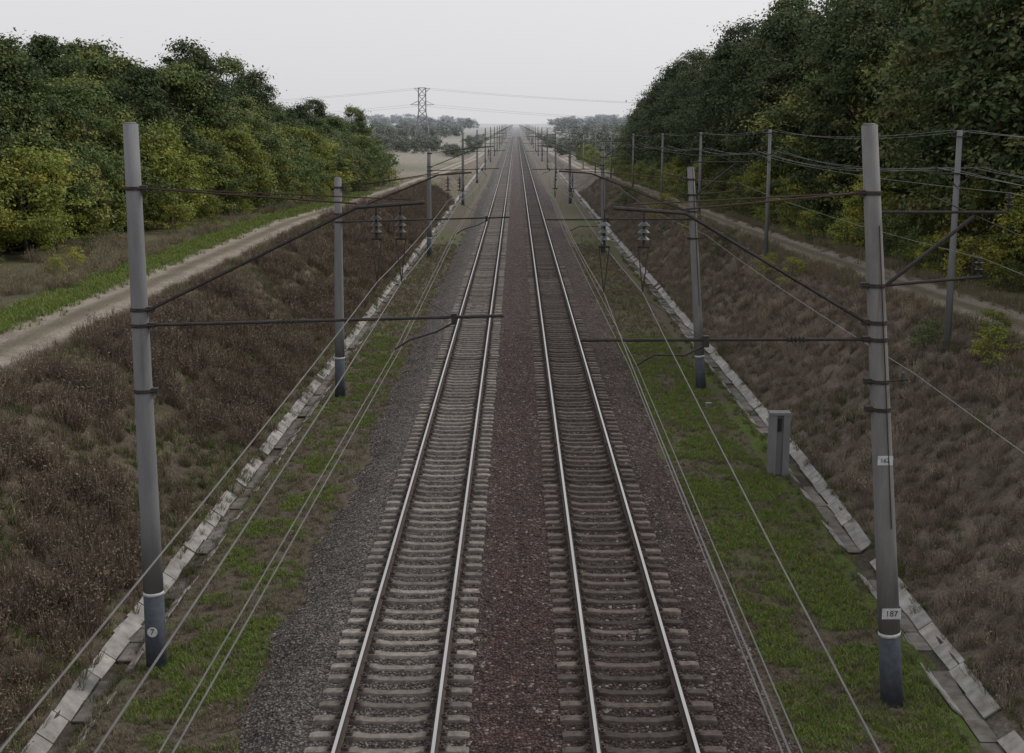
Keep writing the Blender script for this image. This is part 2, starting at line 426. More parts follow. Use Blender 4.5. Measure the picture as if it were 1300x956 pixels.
# ---------------------------------------------------------------- tracks
def sleeper_template():
    st = [(-1.35, .17, -.205), (-1.28, .18, -.185), (-1.0, .18, -.182), (-.55, .18, -.186), (-.35, .16, -.22), (.35, .16, -.22), (.55, .18, -.186), (1.0, .18, -.182), (1.28, .18, -.185), (1.35, .17, -.205)]
    v = []; f = []
    for x, w, z in st:
        v += [(x, -.15, -.36), (x, -w/2-.012, z-.02), (x, -w/2, z), (x, w/2, z), (x, w/2+.012, z-.02), (x, .15, -.36)]
    for i in range(len(st)-1):
        for q in range(5):
            f.append((i*6+q, i*6+q+1, i*6+6+q+1, i*6+6+q)[::-1])
    f += [(0, 1, 4, 5), (1, 2, 3, 4)]; e = (len(st)-1)*6
    f += [(e+5, e+4, e+1, e), (e+4, e+3, e+2, e+1)]
    return np.array(v), np.array(f)
def boxes_np(cs, sizes):
    v = []; f = []
    for (cx, cy, cz), (a, b, c_) in zip(cs, sizes):
        o = len(v)
        for dz in (-1, 1):
            for dx, dy in ((-1, -1), (1, -1), (1, 1), (-1, 1)): v.append((cx+dx*a/2, cy+dy*b/2, cz+dz*c_/2))
        for q in ((3, 2, 1, 0), (4, 5, 6, 7), (0, 1, 5, 4), (1, 2, 6, 5), (2, 3, 7, 6), (3, 0, 4, 7)): f.append(tuple(o+k for k in q))
    return np.array(v), np.array(f)
for cx, sm in ((-2.13, 'sleepL'), (2.13, 'sleepR')):
    root = bpy.data.objects.new('railway_track', None); COL.objects.link(root)
    tv, tf = sleeper_template()
    Y = np.arange(-20, 900, .545); N = len(Y)
    P = np.stack([cx+R.normal(0, .016, N), Y+R.normal(0, .016, N), R.normal(-.004, .008, N)], -1)
    V, F, a, cc = scatter([(tv, tf, np.zeros(len(tf)), np.zeros(len(tf)))], P, np.ones(N), R.normal(0, .01, N), np.zeros(N, int))
    rv = np.clip(R.normal(.45, .25, N), 0, 1); rv[R.rand(N) < .03] = 1.5
    o = np_mesh('sleepers', V, [F], [M[sm]], fattr={'fv': np.repeat(rv, len(tf))}); o.parent = root
    cs = []; ss = []
    for sgn in (-1, 1):
        for d in (-.115, .115):
            cs.append((sgn*.797+d, 0, -.165)); ss.append((.09, .11, .05))
            cs.append((sgn*.797+d, 0, -.13)); ss.append((.035, .035, .06))
        cs.append((sgn*.797, 0, -.177)); ss.append((.36, .15, .018))
    bv, bf = boxes_np(cs, ss)
    K = Y < 160
    V, F, a, cc = scatter([(bv, bf, np.zeros(len(bf)), np.zeros(len(bf)))], P[K], np.ones(K.sum()), np.zeros(K.sum()), np.zeros(K.sum(), int))
    o = np_mesh('fastenings', V, [F], [M['fast']]); o.parent = root
    prof = [(-.075, -.17), (-.075, -.158), (-.012, -.14), (-.01, -.045), (-.034, -.034), (-.036, -.006), (-.028, 0), (.028, 0), (.036, -.006), (.034, -.034), (.01, -.045), (.012, -.14), (.075, -.158), (.075, -.17)]
    yr = np.concatenate([np.arange(-30, 120, 5), np.geomspace(120, 5000, 30)])
    for k, sgn in enumerate((-1, 1)):
        v = []; f = []; mi = []; n = len(prof)
        for y in yr:
            for px_, pz in prof: v.append((cx+sgn*.797+px_, y, pz+.0))
        for i in range(len(yr)-1):
            for q in range(n-1):
                f.append((i*n+q, i*n+q+1, i*n+n+q+1, i*n+n+q)); mi.append(1 if q in (6,) else 0)
        o = np_mesh('rail_%d' % (k+1), np.array(v), [np.array(f)], [M['railside'], M['railtop']], matidx=mi); o.parent = root

# ---------------------------------------------------------------- drainage channels
for side in (-1, 1):
    V = []; F = []; FV = []; MI = []
    y = 14.
    while y < 330:
        L = (1.0 if y < 150 else 3.0)*R.uniform(.8, 1.1)
        dc = float(ditchc(np.array(side*1.), np.array(y+.5)))
        pcs = [((dc-.44, -.615), (dc-.26, -.75), 0), ((dc-.2, -.845), (dc+.15, -.845), 1), ((dc+.17, -.8), (dc+.46, -.595), 0)]
        for k, (p0, p1, mi) in enumerate(pcs):
            if R.rand() < (.3, .35, .06)[k]: continue
            j = R.normal(0, .016, 4); jz = R.normal(0, .013, 4); g0 = R.uniform(.0, .025)
            d = Vector((p1[0]-p0[0], 0, p1[1]-p0[1])).normalized(); nn = Vector((-d.z, 0, d.x))*.035
            if nn.z < 0: nn = -nn
            pts = []
            for yy_, jj in ((y+g0, 0), (y+L-g0, 1)):
                for (q, s_) in ((p0, 0), (p1, 0), (p1, 1), (p0, 1)):
                    xx = q[0]+(nn.x if s_ else 0)+j[jj]; zz = q[1]+(nn.z if s_ else 0)+jz[jj]
                    pts.append((side*xx, yy_, zz))
            o = len(V); V += pts
            fs = [(0, 1, 2, 3), (7, 6, 5, 4), (0, 4, 5, 1), (1, 5, 6, 2), (2, 6, 7, 3), (3, 7, 4, 0)]
            r_ = float(np.clip(R.normal(.6, .2), 0, 1))
            if side < 0: r_ *= .75
            if k == 0: r_ *= .7
            for f in fs: F.append(tuple(o+q for q in f)); FV.append(r_); MI.append(mi)
        y += L
    np_mesh('concrete_drainage_channel', np.array(V), [np.array(F)], [M['slab'], M['slabdark']], matidx=MI, fattr={'fv': FV})

# ---------------------------------------------------------------- vegetation templates
def frame(n):
    ref = np.where(np.abs(n[:, 2:3]) < .9, np.array([[0, 0, 1.]]), np.array([[1., 0, 0]]))
    a = np.cross(n, ref); a /= np.linalg.norm(a, axis=1)[:, None]+1e-9
    b = np.cross(n, a); t = R.rand(len(n))[:, None]*6.28
    return a*np.cos(t)+b*np.sin(t), -a*np.sin(t)+b*np.cos(t)
def leaves(centers, normals, size, asp=.6):
    n = normals/(np.linalg.norm(normals, axis=1)[:, None]+1e-9)
    a, b = frame(n); s = size[:, None]
    V = np.stack([centers-a*s, centers-b*s*asp+n*s*.12, centers+a*s, centers+b*s*asp+n*s*.12], 1).reshape(-1, 3)
    F = np.arange(len(V)).reshape(-1, 4); return V, F
def unit(n):
    v = R.normal(size=(n, 3)); return v/np.linalg.norm(v, axis=1)[:, None]

def make_tree(name, Ht, Rm, nclump, nleaf, ls, leafmat, t0=.2, cr=1.1, trunk_r=.16):
    mb = MB()
    bend = R.normal(0, .25, 2)
    def tp(t): return Vector((bend[0]*math.sin(t*3), bend[1]*math.sin(t*2.5), t*Ht*.9))
    mb.poly([tp(t)-Vector((0, 0, .3 if t == 0 else 0)) for t in np.linspace(0, 1, 8)], [trunk_r*(1-.85*t)+.015 for t in np.linspace(0, 1, 8)], 'bark', 7)
    lob = R.uniform(0, 6.28, 3); la = R.uniform(.12, .32, 3)
    C = []; S = []
    for i in range(nclump):
        t = t0+(1-t0)*R.rand()**.85
        prof = math.sin(math.pi*min(1, ((t-t0)/(1-t0))*.82+.16))**.65
        th = R.rand()*6.28
        rr_ = Rm*prof*(1+la[0]*math.sin(th*2+lob[0])+la[1]*math.sin(th*3+lob[1]+t*4)+la[2]*math.sin(5*th+9*t+lob[2]))
        r_ = rr_*(R.uniform(.35, 1.0)**.6)
        p = tp(t); C.append((p.x+r_*math.cos(th), p.y+r_*math.sin(th), t*Ht)); S.append(cr*R.uniform(.4, 1.3))
        if i % 3 == 0:
            q = tp(max(.1, t-.22)); e = Vector(C[-1]); mid_ = q.lerp(e, .5)+Vector((0, 0, -.2))
            mb.poly([q, mid_, e], [trunk_r*.4, trunk_r*.22, .015], 'bark', 5)
    C = np.array(C); S = np.array(S)
    cl = R.randint(0, nclump, nclump*nleaf)
    u = unit(len(cl)); rad = np.abs(R.normal(.62, .3, len(cl)))
    st = unit(nclump)*np.array([1, 1, .5]); k = (u*st[cl]).sum(1)
    off = (u+st[cl]*k[:, None]*.7)*rad[:, None]*S[cl][:, None]*np.array([1, 1, .6])
    pos = C[cl]+off
    nrm = u*.6+unit(len(cl))*.7+np.array([0, 0, .6])
    V, F = leaves(pos, nrm, ls*R.uniform(.5, 1.3, len(cl)))
    cvc = R.rand(nclump)
    bvn = np.array([tuple(v) for v in mb.v]); nb = len(bvn)
    f4 = np.array([f for f in mb.f if len(f) == 4])
    nf4 = len(f4)
    me = np_mesh(name, np.concatenate([bvn, V]), [f4, F+nb], [M['bark'], leafmat],
                 matidx=np.concatenate([np.zeros(nf4), np.ones(len(F))]), link=False,
                 fattr={'fv': np.concatenate([np.zeros(nf4), R.rand(len(F))]), 'cv': np.concatenate([np.zeros(nf4), cvc[cl]])})
    return me

oaks = [make_tree('oak', R.uniform(13, 15), R.uniform(3.6, 4.4), 120, 185, .145, M['leaf_dark'], .12, 1.2, .2) for _ in range(5)]
acac = [make_tree('acacia', R.uniform(10.5, 12), R.uniform(3.6, 4.4), 110, 185, .135, M['leaf_mid'], .12, 1.15, .17) for _ in range(5)]
yels = [make_tree('young', R.uniform(5.2, 6.4), R.uniform(2.1, 2.7), 66, 125, .105, M['leaf_yel'], .06, .75, .09) for _ in range(4)]
ygr = [make_tree('younggreen', R.uniform(5.0, 6.4), R.uniform(2.1, 2.7), 66, 125, .105, M['leaf_mid'], .06, .75, .09) for _ in range(3)]
shr = [make_tree('shrub', R.uniform(2.4, 3.2), R.uniform(1.3, 1.7), 38, 70, .07, M['leaf_yel'], .03, .5, .04) for _ in range(3)]
shg = [make_tree('shrubg', R.uniform(2.4, 3.2), R.uniform(1.3, 1.7), 38, 70, .07, M['leaf_mid'], .03, .5, .04) for _ in range(2)]
def put(name, me, x, y, s=1., sz=None):
    o = bpy.data.objects.new(name, me); COL.objects.link(o)
    o.location = (x, y, float(ground_h(x, y))-.05)
    o.rotation_euler = (R.normal(0, .03), R.normal(0, .03), R.rand()*6.28)
    o.scale = (s, s, s*(sz or R.uniform(.88, 1.12)))
    return o
pk = lambda l: l[R.randint(len(l))]
def Lline(y): return np.interp(y, [40, 60, 100, 165], [-27, -25.5, -20.8, -17])
for y in np.arange(42, 166, 3.0):
    l = Lline(y)
    f = 1-sstep(95, 140, y)*.7
    if R.rand() < f*.85: put('young_acacia_tree', pk(yels), l-R.uniform(.6, 2.2), y+R.uniform(-1, 1), R.uniform(.7, 1.1))
    else: put('young_acacia_tree', pk(ygr), l-R.uniform(.6, 2.2), y+R.uniform(-1, 1), R.uniform(.8, 1.1))
    if R.rand() < .75: put('young_acacia_tree', pk(yels if R.rand() < .5 else ygr), l-R.uniform(3, 5), y+R.uniform(-1, 1), R.uniform(.85, 1.25))
    if R.rand() < .5: put('shrub', pk(shr+shg), l+R.uniform(-.4, 1.5), y+R.uniform(-1, 1), R.uniform(.4, .9))
for y in np.arange(46, 172, 4.4):
    l = Lline(y)
    for k, dx in enumerate((6, 11.5, 18, 25)):
        s = R.uniform(.84, 1.1)*np.interp(y, [50, 75, 110, 165], [.84, .98, 1.0, .84])
        if R.rand() < .75: put('acacia_tree', pk(acac), l-dx+R.uniform(-1.5, 1.5), y+R.uniform(-1.5, 1.5), s*(.88 if k == 0 else 1.05))
        else: put('oak_tree', pk(oaks), l-dx+R.uniform(-1.5, 1.5), y+R.uniform(-1.5, 1.5), s*.84)
def Rline(y): return np.interp(y, [30, 60, 130, 210, 330], [21.2, 20.0, 17.6, 16.6, 15.5])
for y in np.arange(36, 330, 3.0):
    l = Rline(y)
    if y < 212 or R.rand() < .5: put('young_acacia_tree', pk(yels if R.rand() < .5 else ygr), l+R.uniform(.8, 2), y+R.uniform(-1, 1), R.uniform(.4, .75))
    if y < 212: put('shrub', pk(shr+shg), l+R.uniform(-.9, .6), y+R.uniform(-1, 1), R.uniform(.5, 1.0))
for y in np.arange(36, 222, 4.4):
    l = Rline(y)
    for k, dx in enumerate((4.5, 9.5, 15.5)):
        s = R.uniform(.88, 1.25)*np.interp(y, [30, 130, 210], [1.1, 1.02, .88])
        put('oak_tree', pk(oaks) if R.rand() < .88 else pk(acac), l+dx+R.uniform(-1.2, 1.2), y+R.uniform(-1.5, 1.5), s*(.85 if k == 0 else 1.05))
for (x, y, s) in ((14.2, 37, .5), (14.7, 38.5, .45), (13.8, 42, .4), (14.6, 33, .4), (13.6, 62, .5), (13.4, 66, .5), (12.8, 90, .6), (13.2, 80, .5), (12.8, 110, .8), (11.8, 135, .9), (-20.6, 56, .35), (-21.4, 61, .4), (-22.5, 66, .4)):
    put('shrub', pk(shr+shg), x, y, s)

def lowtree():
    n = 1000; ncl = 26
    C = np.stack([R.normal(0, 1.9, ncl), R.normal(0, 1.9, ncl), R.uniform(1.0, 8.0, ncl)], -1)
    cl = R.randint(0, ncl, n); u = unit(n)
    P = C[cl]+u*(R.rand(n)**.4)[:, None]*np.array([1.7, 1.7, 1.2])
    V, F = leaves(P, u*.4+unit(n)*.5+np.array([0, 0, .6]), R.uniform(.25, .5, n))
    return V, F, R.rand(n), R.rand(ncl)[cl]
LT = [lowtree() for _ in range(4)]
P = []; S = []
def row(x0, x1, y0, y1, n, s0, s1):
    for _ in range(n):
        x = R.uniform(x0, x1); y = R.uniform(y0, y1); P.append((x, y, float(ground_h(x, y))-.3)); S.append(R.uniform(s0, s1))
row(-70, -28, 400, 520, 56, .4, .75); row(-24, -14, 360, 700, 20, .3, .55); row(-150, -50, 560, 700, 60, .6, .95)
row(-45, -22, 240, 330, 14, .18, .4)
row(16, 70, 360, 520, 70, .45, .85); row(12, 26, 320, 800, 40, .3, .6); row(50, 160, 500, 700, 50, .7, 1.0)
row(-320, -40, 850, 1050, 150, .8, 1.15); row(35, 330, 850, 1100, 140, .8, 1.15)
P = np.array(P); S = np.array(S); N = len(P)
V, F, a, cc = scatter(LT, P, S, R.rand(N)*6.28, R.randint(0, 4, N))
np_mesh('distant_trees', V, [F], [M['leaf_far']], fattr={'fv': a, 'cv': cc})
P = []; S = []
row(-700, -60, 1700, 2100, 170, 1.3, 2.0); row(60, 500, 1700, 2100, 130, 1.3, 2.0)
row(-1400, -150, 3600, 4200, 170, 2.0, 3.6); row(100, 900, 3600, 4200, 120, 2.0, 3.6)
P = np.array(P); S = np.array(S); N = len(P)
V, F, a, cc = scatter(LT, P, S, R.rand(N)*6.28, R.randint(0, 4, N))
np_mesh('distant_woods', V, [F], [M['leaf_far']], fattr={'fv': a, 'cv': cc})

def weed(nst, nlf, h, r, w, lsz):
    th = R.rand(nst)*6.28; lean = R.rand(nst)**.6*r
    b = np.stack([np.cos(th)*lean*.3, np.sin(th)*lean*.3, np.zeros(nst)-.05], -1)
    hh = h*np.sqrt(np.clip(1-(lean/r)**2*.75, .05, 1))*R.uniform(.75, 1.1, nst)
    t = np.stack([np.cos(th)*lean, np.sin(th)*lean, hh], -1)
    m_ = (b+t)/2+R.normal(0, .03, (nst, 3))+np.array([0, 0, .05])*h
    a = R.rand(nst)*6.28; wv = np.stack([np.cos(a), np.sin(a), 0*a], -1)*w
    V = np.stack([b-wv, b+wv, m_+wv*.8, m_-wv*.8, t+wv*.3, t-wv*.3], 1).reshape(-1, 3)
    o = (np.arange(nst)*6)[:, None]
    F = np.concatenate([o+np.array([[0, 1, 2, 3]]), o+np.array([[3, 2, 4, 5]])])
    fv = np.concatenate([R.rand(nst), R.rand(nst)])
    if nlf:
        k = R.randint(0, nst, nlf); f = R.uniform(.45, 1.05, nlf)[:, None]
        c_ = b[k]*(1-f)+t[k]*f+R.normal(0, .035*h*2, (nlf, 3))
        LV, LF = leaves(c_, unit(nlf), lsz*R.uniform(.5, 1.3, nlf), .4)
        F = np.concatenate([F, LF+len(V)]); V = np.concatenate([V, LV]); fv = np.concatenate([fv, R.rand(nlf)])
    return V, F, fv, R.rand(len(F))*.6+.2
def spread(name, mat, T, n, xf, yr, sr, mask=None, zr=(.8, 1.2), ypow=1.6):
    y = yr[0]+(yr[1]-yr[0])*R.rand(n)**ypow; x = xf(y, n)
    if mask is not None:
        k = R.rand(n) < mask(x, y); x, y = x[k], y[k]
    n = len(x)
    P = np.stack([x, y, ground_h(x, y)], -1)
    s = R.uniform(sr[0], sr[1], n)*np.interp(y, [30, 150], [1, 1.35])
    V, F, a, cc = scatter(T, P, s, R.rand(n)*6.28, R.randint(0, len(T), n), zs=R.uniform(zr[0], zr[1], n))
    return np_mesh(name, V, [F], [mat], fattr={'fv': a, 'cv': cc})
WB = [weed(60, 130, .7, .55, .009, .036) for _ in range(5)]
WS = [weed(30, 30, .35, .3, .007, .022) for _ in range(5)]
def slopeX(side, lo, hi):
    def f(y, n):
        s0 = slope0(np.full(n, side*1.), y); cr = crest(np.full(n, side*1.), y)
        return side*(s0+lo+(cr-s0+hi-lo)*R.rand(n))
    return f
big = lambda x, y: sstep(.42, .56, fbm(x*.45+3, y*.45, 3))
spread('dry_weeds', M['brushL'], WB, 4000, slopeX(-1, .3, -.3), (14, 170), (.45, 1.3), big)
spread('dry_weeds', M['brushL'], WS, 5200, slopeX(-1, -.1, .3), (14, 170), (.6, 1.2))
spread('green_weeds', M['brushG'], WS, 5200, slopeX(-1, -.3, .2), (14, 170), (.5, 1.1), lambda x, y: 1-sstep(.4, .54, fbm(x*.45+3, y*.45, 3)))
spread('green_weeds', M['brushG'], WS, 3600, slopeX(1, -.1, .3), (14, 190), (.5, 1.1), lambda x, y: sstep(.48, .62, fbm(x*.3+13, y*.3+4, 3)))
spread('dry_weeds', M['brushR'], WS, 9500, slopeX(1, .0, .2), (14, 190), (.5, 1.1))
spread('dry_weeds', M['brushR'], WB, 900, slopeX(1, .3, .1), (14, 190), (.4, .85), lambda x, y: sstep(.45, .6, fbm(x*.4+3, y*.4+8, 3)))
spread('dry_weeds', M['drygrass'], WB, 1800, lambda y, n: -(crest(np.full(n, -1.), y)+4.6+R.rand(n)*6), (30, 150), (.5, .95), lambda x, y: sstep(.4, .6, fbm(x*.3, y*.3, 3)))
spread('dry_weeds', M['drygrass'], WS, 2500, lambda y, n: (crest(np.full(n, 1.), y)+R.choice([0, 3.6], n)+R.normal(0, .35, n)), (22, 190), (.7, 1.3))
spread('green_weeds', M['brushG'], WS, 1700, lambda y, n: R.choice([-1, 1], n)*(5.0+R.rand(n)*2.6), (15, 120), (.35, .9), lambda x, y: sstep(.48, .62, fbm(x*.8+23, y*.8, 3)))
spread('green_weeds', M['brushG'], WS, 1300, lambda y, n: R.choice([-1, 1], n)*(ditchc(np.full(n, 1.), y)+R.choice([-.6, .55], n)+R.normal(0, .1, n)), (15, 100), (.25, .7))
GT = [weed(14, 0, .12, .1, .006, .01) for _ in range(5)]
def gm(thr):
    return lambda x, y: sstep(thr, thr+.14, fbm(x*1.3+7, y*1.3, 4))
spread('grass', M['grassm'], GT, 26000, lambda y, n: 4.9+R.rand(n)*2.8, (16, 62), (.5, 1.25), gm(.36), ypow=1.5)
spread('grass', M['grassm'], GT, 14000, lambda y, n: -(5.0+R.rand(n)*2.1), (16, 62), (.5, 1.2), gm(.48), ypow=1.5)
spread('grass', M['grassm'], GT, 11000, lambda y, n: -(crest(np.full(n, -1.), y)+4.0+R.normal(0, .45, n)), (30, 140), (1.0, 2.2), ypow=1.4)
spread('grass', M['drygrass'], GT, 14000, lambda y, n: R.choice([-1, 1], n)*(4.8+R.rand(n)*3), (16, 110), (.5, 1.4), ypow=1.5)
spread('grass', M['grassm'], GT, 5000, slopeX(-1, -.1, -2.5), (16, 70), (.8, 1.8), gm(.5), ypow=1.4)

# ---------------------------------------------------------------- catenary poles
def text_mesh(txt, size, loc, rotz=0):
    cu = bpy.data.curves.new('number', 'FONT'); cu.body = txt; cu.size = size; cu.align_x = 'CENTER'; cu.align_y = 'CENTER'; cu.extrude = .002
    o = bpy.data.objects.new('painted_number', cu); COL.objects.link(o)
    o.rotation_euler = (math.radians(90), 0, rotz); o.location = loc
    cu.materials.append(M['black']); return o

ZM = 7.02   # messenger height at the supports
def cat_pole(side, D, xb, xt, etop, big=False, conc='conc', double=False, feeder=False):
    mb = MB(); zb = -.8
    px = lambda e: xb+(xt-xb)*(e+.65)/(etop+.65)
    r0, r1 = .205, .135
    rr_ = lambda e: r0+(r1-r0)*(e+.65)/(etop+.65)
    bt = .9 if side < 0 else .72
    es = [zb, bt]; mb.poly([(px(e), D, e) for e in es], [rr_(e) for e in es], 'concdark', 24)
    es = [bt, bt+.07]; mb.poly([(px(e), D, e) for e in es], [rr_(e)+.004 for e in es], 'white', 24)
    es = list(np.linspace(bt+.07, etop, 6)); mb.poly([(px(e), D, e) for e in es], [rr_(e) for e in es], conc, 24)
    mb.poly([(px(etop), D, etop), (px(etop), D, etop+.03)], [r1*.8, r1*.7], conc, 18)
    s = -side
    tx = side*2.13
    def clamp(e):
        mb.poly([(px(e), D, e-.035), (px(e), D, e+.035)], [rr_(e)+.016]*2, 'steel', 18)
        mb.box((px(e)+s*(rr_(e)+.05), D, e), (.12, .14, .1), 'steel')
        mb.poly([(px(e)-.1*s, D-rr_(e)-.03, e), (px(e)+.25*s, D-.06, e)], .014, 'rust', 5)
    zt = 8.42 if big else 8.0
    zl = 6.5; z2 = 6.2
    clamp(zl); clamp(z2)
    if big: clamp(4.95)
    a = Vector((px(zl)+s*.2, D, zl)); kx = tx-s*.8
    k = Vector((kx, D, zt-.02)); endx = tx+s*.45
    e = Vector((endx, D, zt+.07))
    for dy in (-.045, .045):
        mb.poly([a+Vector((0, dy, 0)), k+Vector((0, dy, 0)), e+Vector((0, dy, 0))], .036, 'steel', 6)
    for t in np.linspace(.1, .95, 7):
        p = a.lerp(k, t); mb.box((p.x, D, p.z), (.1, .13, .05), 'steel')
    tz = min(etop-.35, 8.75 if big else 7.75)
    clamp(tz)
    mb.poly([(px(tz)+s*.18, D, tz), (kx, D, zt+.05)], .018, 'rust', 5)
    mb.poly([(px(tz)+s*.18, D+.05, tz), (tx+s*.2, D+.05, zt+.12)], .012, 'rust', 5)
    f0 = Vector((px(z2)+s*.2, D, z2)); f1 = Vector((tx+s*(1.9 if double and side < 0 else 1.0 if double else .8), D, z2+.18 if side < 0 else z2-.02))
    mb.poly([f0, f1], .032, 'steel', 7)
    ti = .34 if side < 0 else .2
    mb.insul(f0.lerp(f1, ti), f0.lerp(f1, ti+.09), 5, .07)
    ft = f0.lerp(f1, .86 if side < 0 else .56) if double else f0.lerp(f1, .75)
    mb.box((ft.x, D, ft.z-.03), (.1, .1, .2), 'steel')
    cz = 5.72
    cxx = tx+(-.15 if side < 0 else .0)
    mid_ = Vector(((ft.x*.7+cxx*.3), D, ft.z-.28))
    mb.poly([(ft.x, D, ft.z-.1), mid_, ((ft.x*.25+cxx*.75), D, cz+.2), (cxx, D, cz+.02)], .02, 'steel', 6)
    mb.poly([(cxx, D, ZM-.02), (ft.x, D, ft.z)], .006, 'steel', 4)
    xsus = [tx-.45, tx+.0] if side < 0 else [tx+.08, tx-.6]
    if not double: xsus = [tx]
    for q in xsus:
        mb.poly([(q, D, zt+.05), (q, D, zt-.15)], .012, 'steel', 5)
        mb.insul((q, D, zt-.1), (q, D, zt-.58), 3, .11, 'glass' if side > 0 else 'porc')
        mb.poly([(q-.1, D, zt-.6), (q+.1, D, zt-.6)], .018, 'steel', 5)
        w = .09 if zt-.6-ZM > .5 else .04
        mb.poly([(q-w, D, zt-.6), (q, D, ZM)], .01, 'steel', 4); mb.poly([(q+w, D, zt-.6), (q, D, ZM)], .01, 'steel', 4)
    if feeder:
        p0 = Vector((px(7.15)+.17, D, 7.15)); clamp(7.15)
        mb.poly([p0, (px(8.4)+1.75, D, 8.35)], .035, 'steel', 6)
        mb.poly([p0, (px(7.3)+1.85, D, 7.3)], .03, 'steel', 6)
        mb.poly([(px(8.4), D, 8.42), (px(8.4)+2.3, D, 8.42)], .028, 'steel', 6)
        mb.poly([(px(8.5)+1.0, D, 8.7), (px(8.5)+2.6, D, 8.0)], .012, 'rust', 5)
        for q, zz in ((1.85, 7.3), (2.3, 8.42)):
            mb.poly([(px(8)+q, D, zz), (px(8)+q, D, zz+.1)], .012, 'steel', 5)
            mb.insul((px(8)+q, D, zz+.03), (px(8)+q, D, zz+.33), 2, .08, 'porc')
        mb.poly([(px(5.45)+.15, D, 5.45), (px(5.45)+.5, D, 5.47)], .02, 'steel', 5); clamp(5.45)
        mb.poly([(px(5.45)+.42, D, 5.47), (px(5.45)+.42, D, 5.6)], [.05, .03], 'porc', 8)
        mb.poly([(px(q)+.06, D-rr_(q)-.012, q) for q in np.linspace(8.2, 2.8, 5)], .01, 'rust', 4)
    ob = mb.make('catenary_pole', smooth=True)
    return ob, px, rr_
ob, px, rr_ = cat_pole(-1, 23.3, -7.05, -7.03, 9.92, True, double=True)
def plate(parent, x, y, z, w, h, mat='white'):
    m_ = MB(); m_.box((x, y, z), (w, .008, h), mat); o = m_.make('number_plate'); o.parent = parent; return o
m_ = MB(); yq = 23.3-rr_(.2)-.006
m_.poly([(px(.2)+.0, yq+.004, .2), (px(.2)+.0, yq-.004, .2)], .1, 'white', 24); o = m_.make('number_disc'); o.parent = ob
t = text_mesh('7', .17, (px(.2), yq-.008, .2)); t.parent = ob
obR, px, rr_ = cat_pole(1, 21.8, 6.95, 6.02, 9.9, True, 'concR', double=True, feeder=True)
yq = 21.8-rr_(1.2)-.008
plate(obR, px(1.2), yq, 1.2, .34, .2); t = text_mesh('187', .15, (px(1.2), yq-.008, 1.2)); t.parent = obR
yq = 21.8-rr_(4.05)-.008
plate(obR, px(4.05), yq, 4.05, .27, .17); t = text_mesh('162', .11, (px(4.05)-.01, yq-.008, 4.05)); t.parent = obR
cat_pole(-1, 48.1, -6.86, -6.75, 7.86, False, double=True)
cat_pole(1, 49.5, 7.43, 6.8, 8.2, False, 'concR', double=True, feeder=True)
DL = [101, 165, 225, 285, 345, 405, 465, 525, 590, 655, 720, 800, 880]
for k, D in enumerate(DL):
    cat_pole(-1, D-1.5, -6.85, -6.8, 8.6 if k else 7.9)
    cat_pole(1, D+2, 7.15, 7.0, 8.5 if k else 8.1, feeder=k < 5)

# ---------------------------------------------------------------- overhead wires
def wire(mb, pts, sag, r, mat, seg=14):
    for i in range(len(pts)-1):
        a, b = Vector(pts[i]), Vector(pts[i+1]); L = abs(b.y-a.y); sg = sag*(L/60)**2
        P = []
        for k in range(seg+1):
            t = k/seg; p = a.lerp(b, t); p.z -= sg*4*t*(1-t); P.append(p)
        mb.poly(P, r, mat, 5, cap=False)
for side in (-1, 1):
    tx = side*2.13
    d1, d2 = (23.3, 48.1) if side < 0 else (21.8, 49.5)
    off = -1.5 if side < 0 else 2
    D = [-36, d1, d2]+[q+off for q in DL]
    me_ = MB(); co = MB(); dr = MB()
    xo = (-.45, .0) if side < 0 else (.08, -.6)
    P1 = [(tx+xo[0]*(q < 60)-(.9 if q < 0 else 0), q, ZM) for q in D]
    P2 = [(tx+xo[1]+(-.9 if side < 0 and q < 0 else 0), q, ZM) for q in D[:4]]
    wire(me_, P1, .6, .0085, 'wire'); wire(me_, P2, .75, .0085, 'wire')
    C1 = [(tx+(-.15 if side < 0 else 0)+(.12 if i % 2 else -.12), q, 5.72) for i, q in enumerate(D)]
    C1[1] = (tx+(-.15 if side < 0 else 0), d1, 5.72)
    if side > 0: C1[0] = (1.45, -36, 5.72)
    else: C1[0] = (-2.95, -36, 5.72)
    wire(co, C1, .06, .008, 'wire'); wire(co, [(p[0]-side*.12-.02, p[1], p[2]+.01) for p in C1[:4]], .06, .008, 'wire')
    for i in range(min(8, len(D)-1)):
        n = max(3, int((D[i+1]-D[i])/9)); L = D[i+1]-D[i]
        for k in range(1, n):
            t = k/n; a, b = Vector(P1[i]).lerp(Vector(P1[i+1]), t), Vector(C1[i]).lerp(Vector(C1[i+1]), t)
            if a.y < 22: continue
            a.z -= .6*(L/60)**2*4*t*(1-t)
            dr.poly([a, b], .0045, 'wire', 4, cap=False)
    me_.make('messenger_wire'); co.make('contact_wire'); dr.make('dropper_wires')
fw = MB()
DR = [-36, 21.8, 49.5]+[q+2 for q in DL[:6]]
wire(fw, [(7.0 if d < 30 else 7.45, d, 5.6) for d in DR], .5, .006, 'wireal')
wire(fw, [(8.1 if d < 30 else 8.7, d, 7.62) for d in DR], .7, .006, 'wire')
wire(fw, [(8.5 if d < 30 else 9.2, d, 8.75) for d in DR], .7, .006, 'wire')
fw.make('feeder_wires')

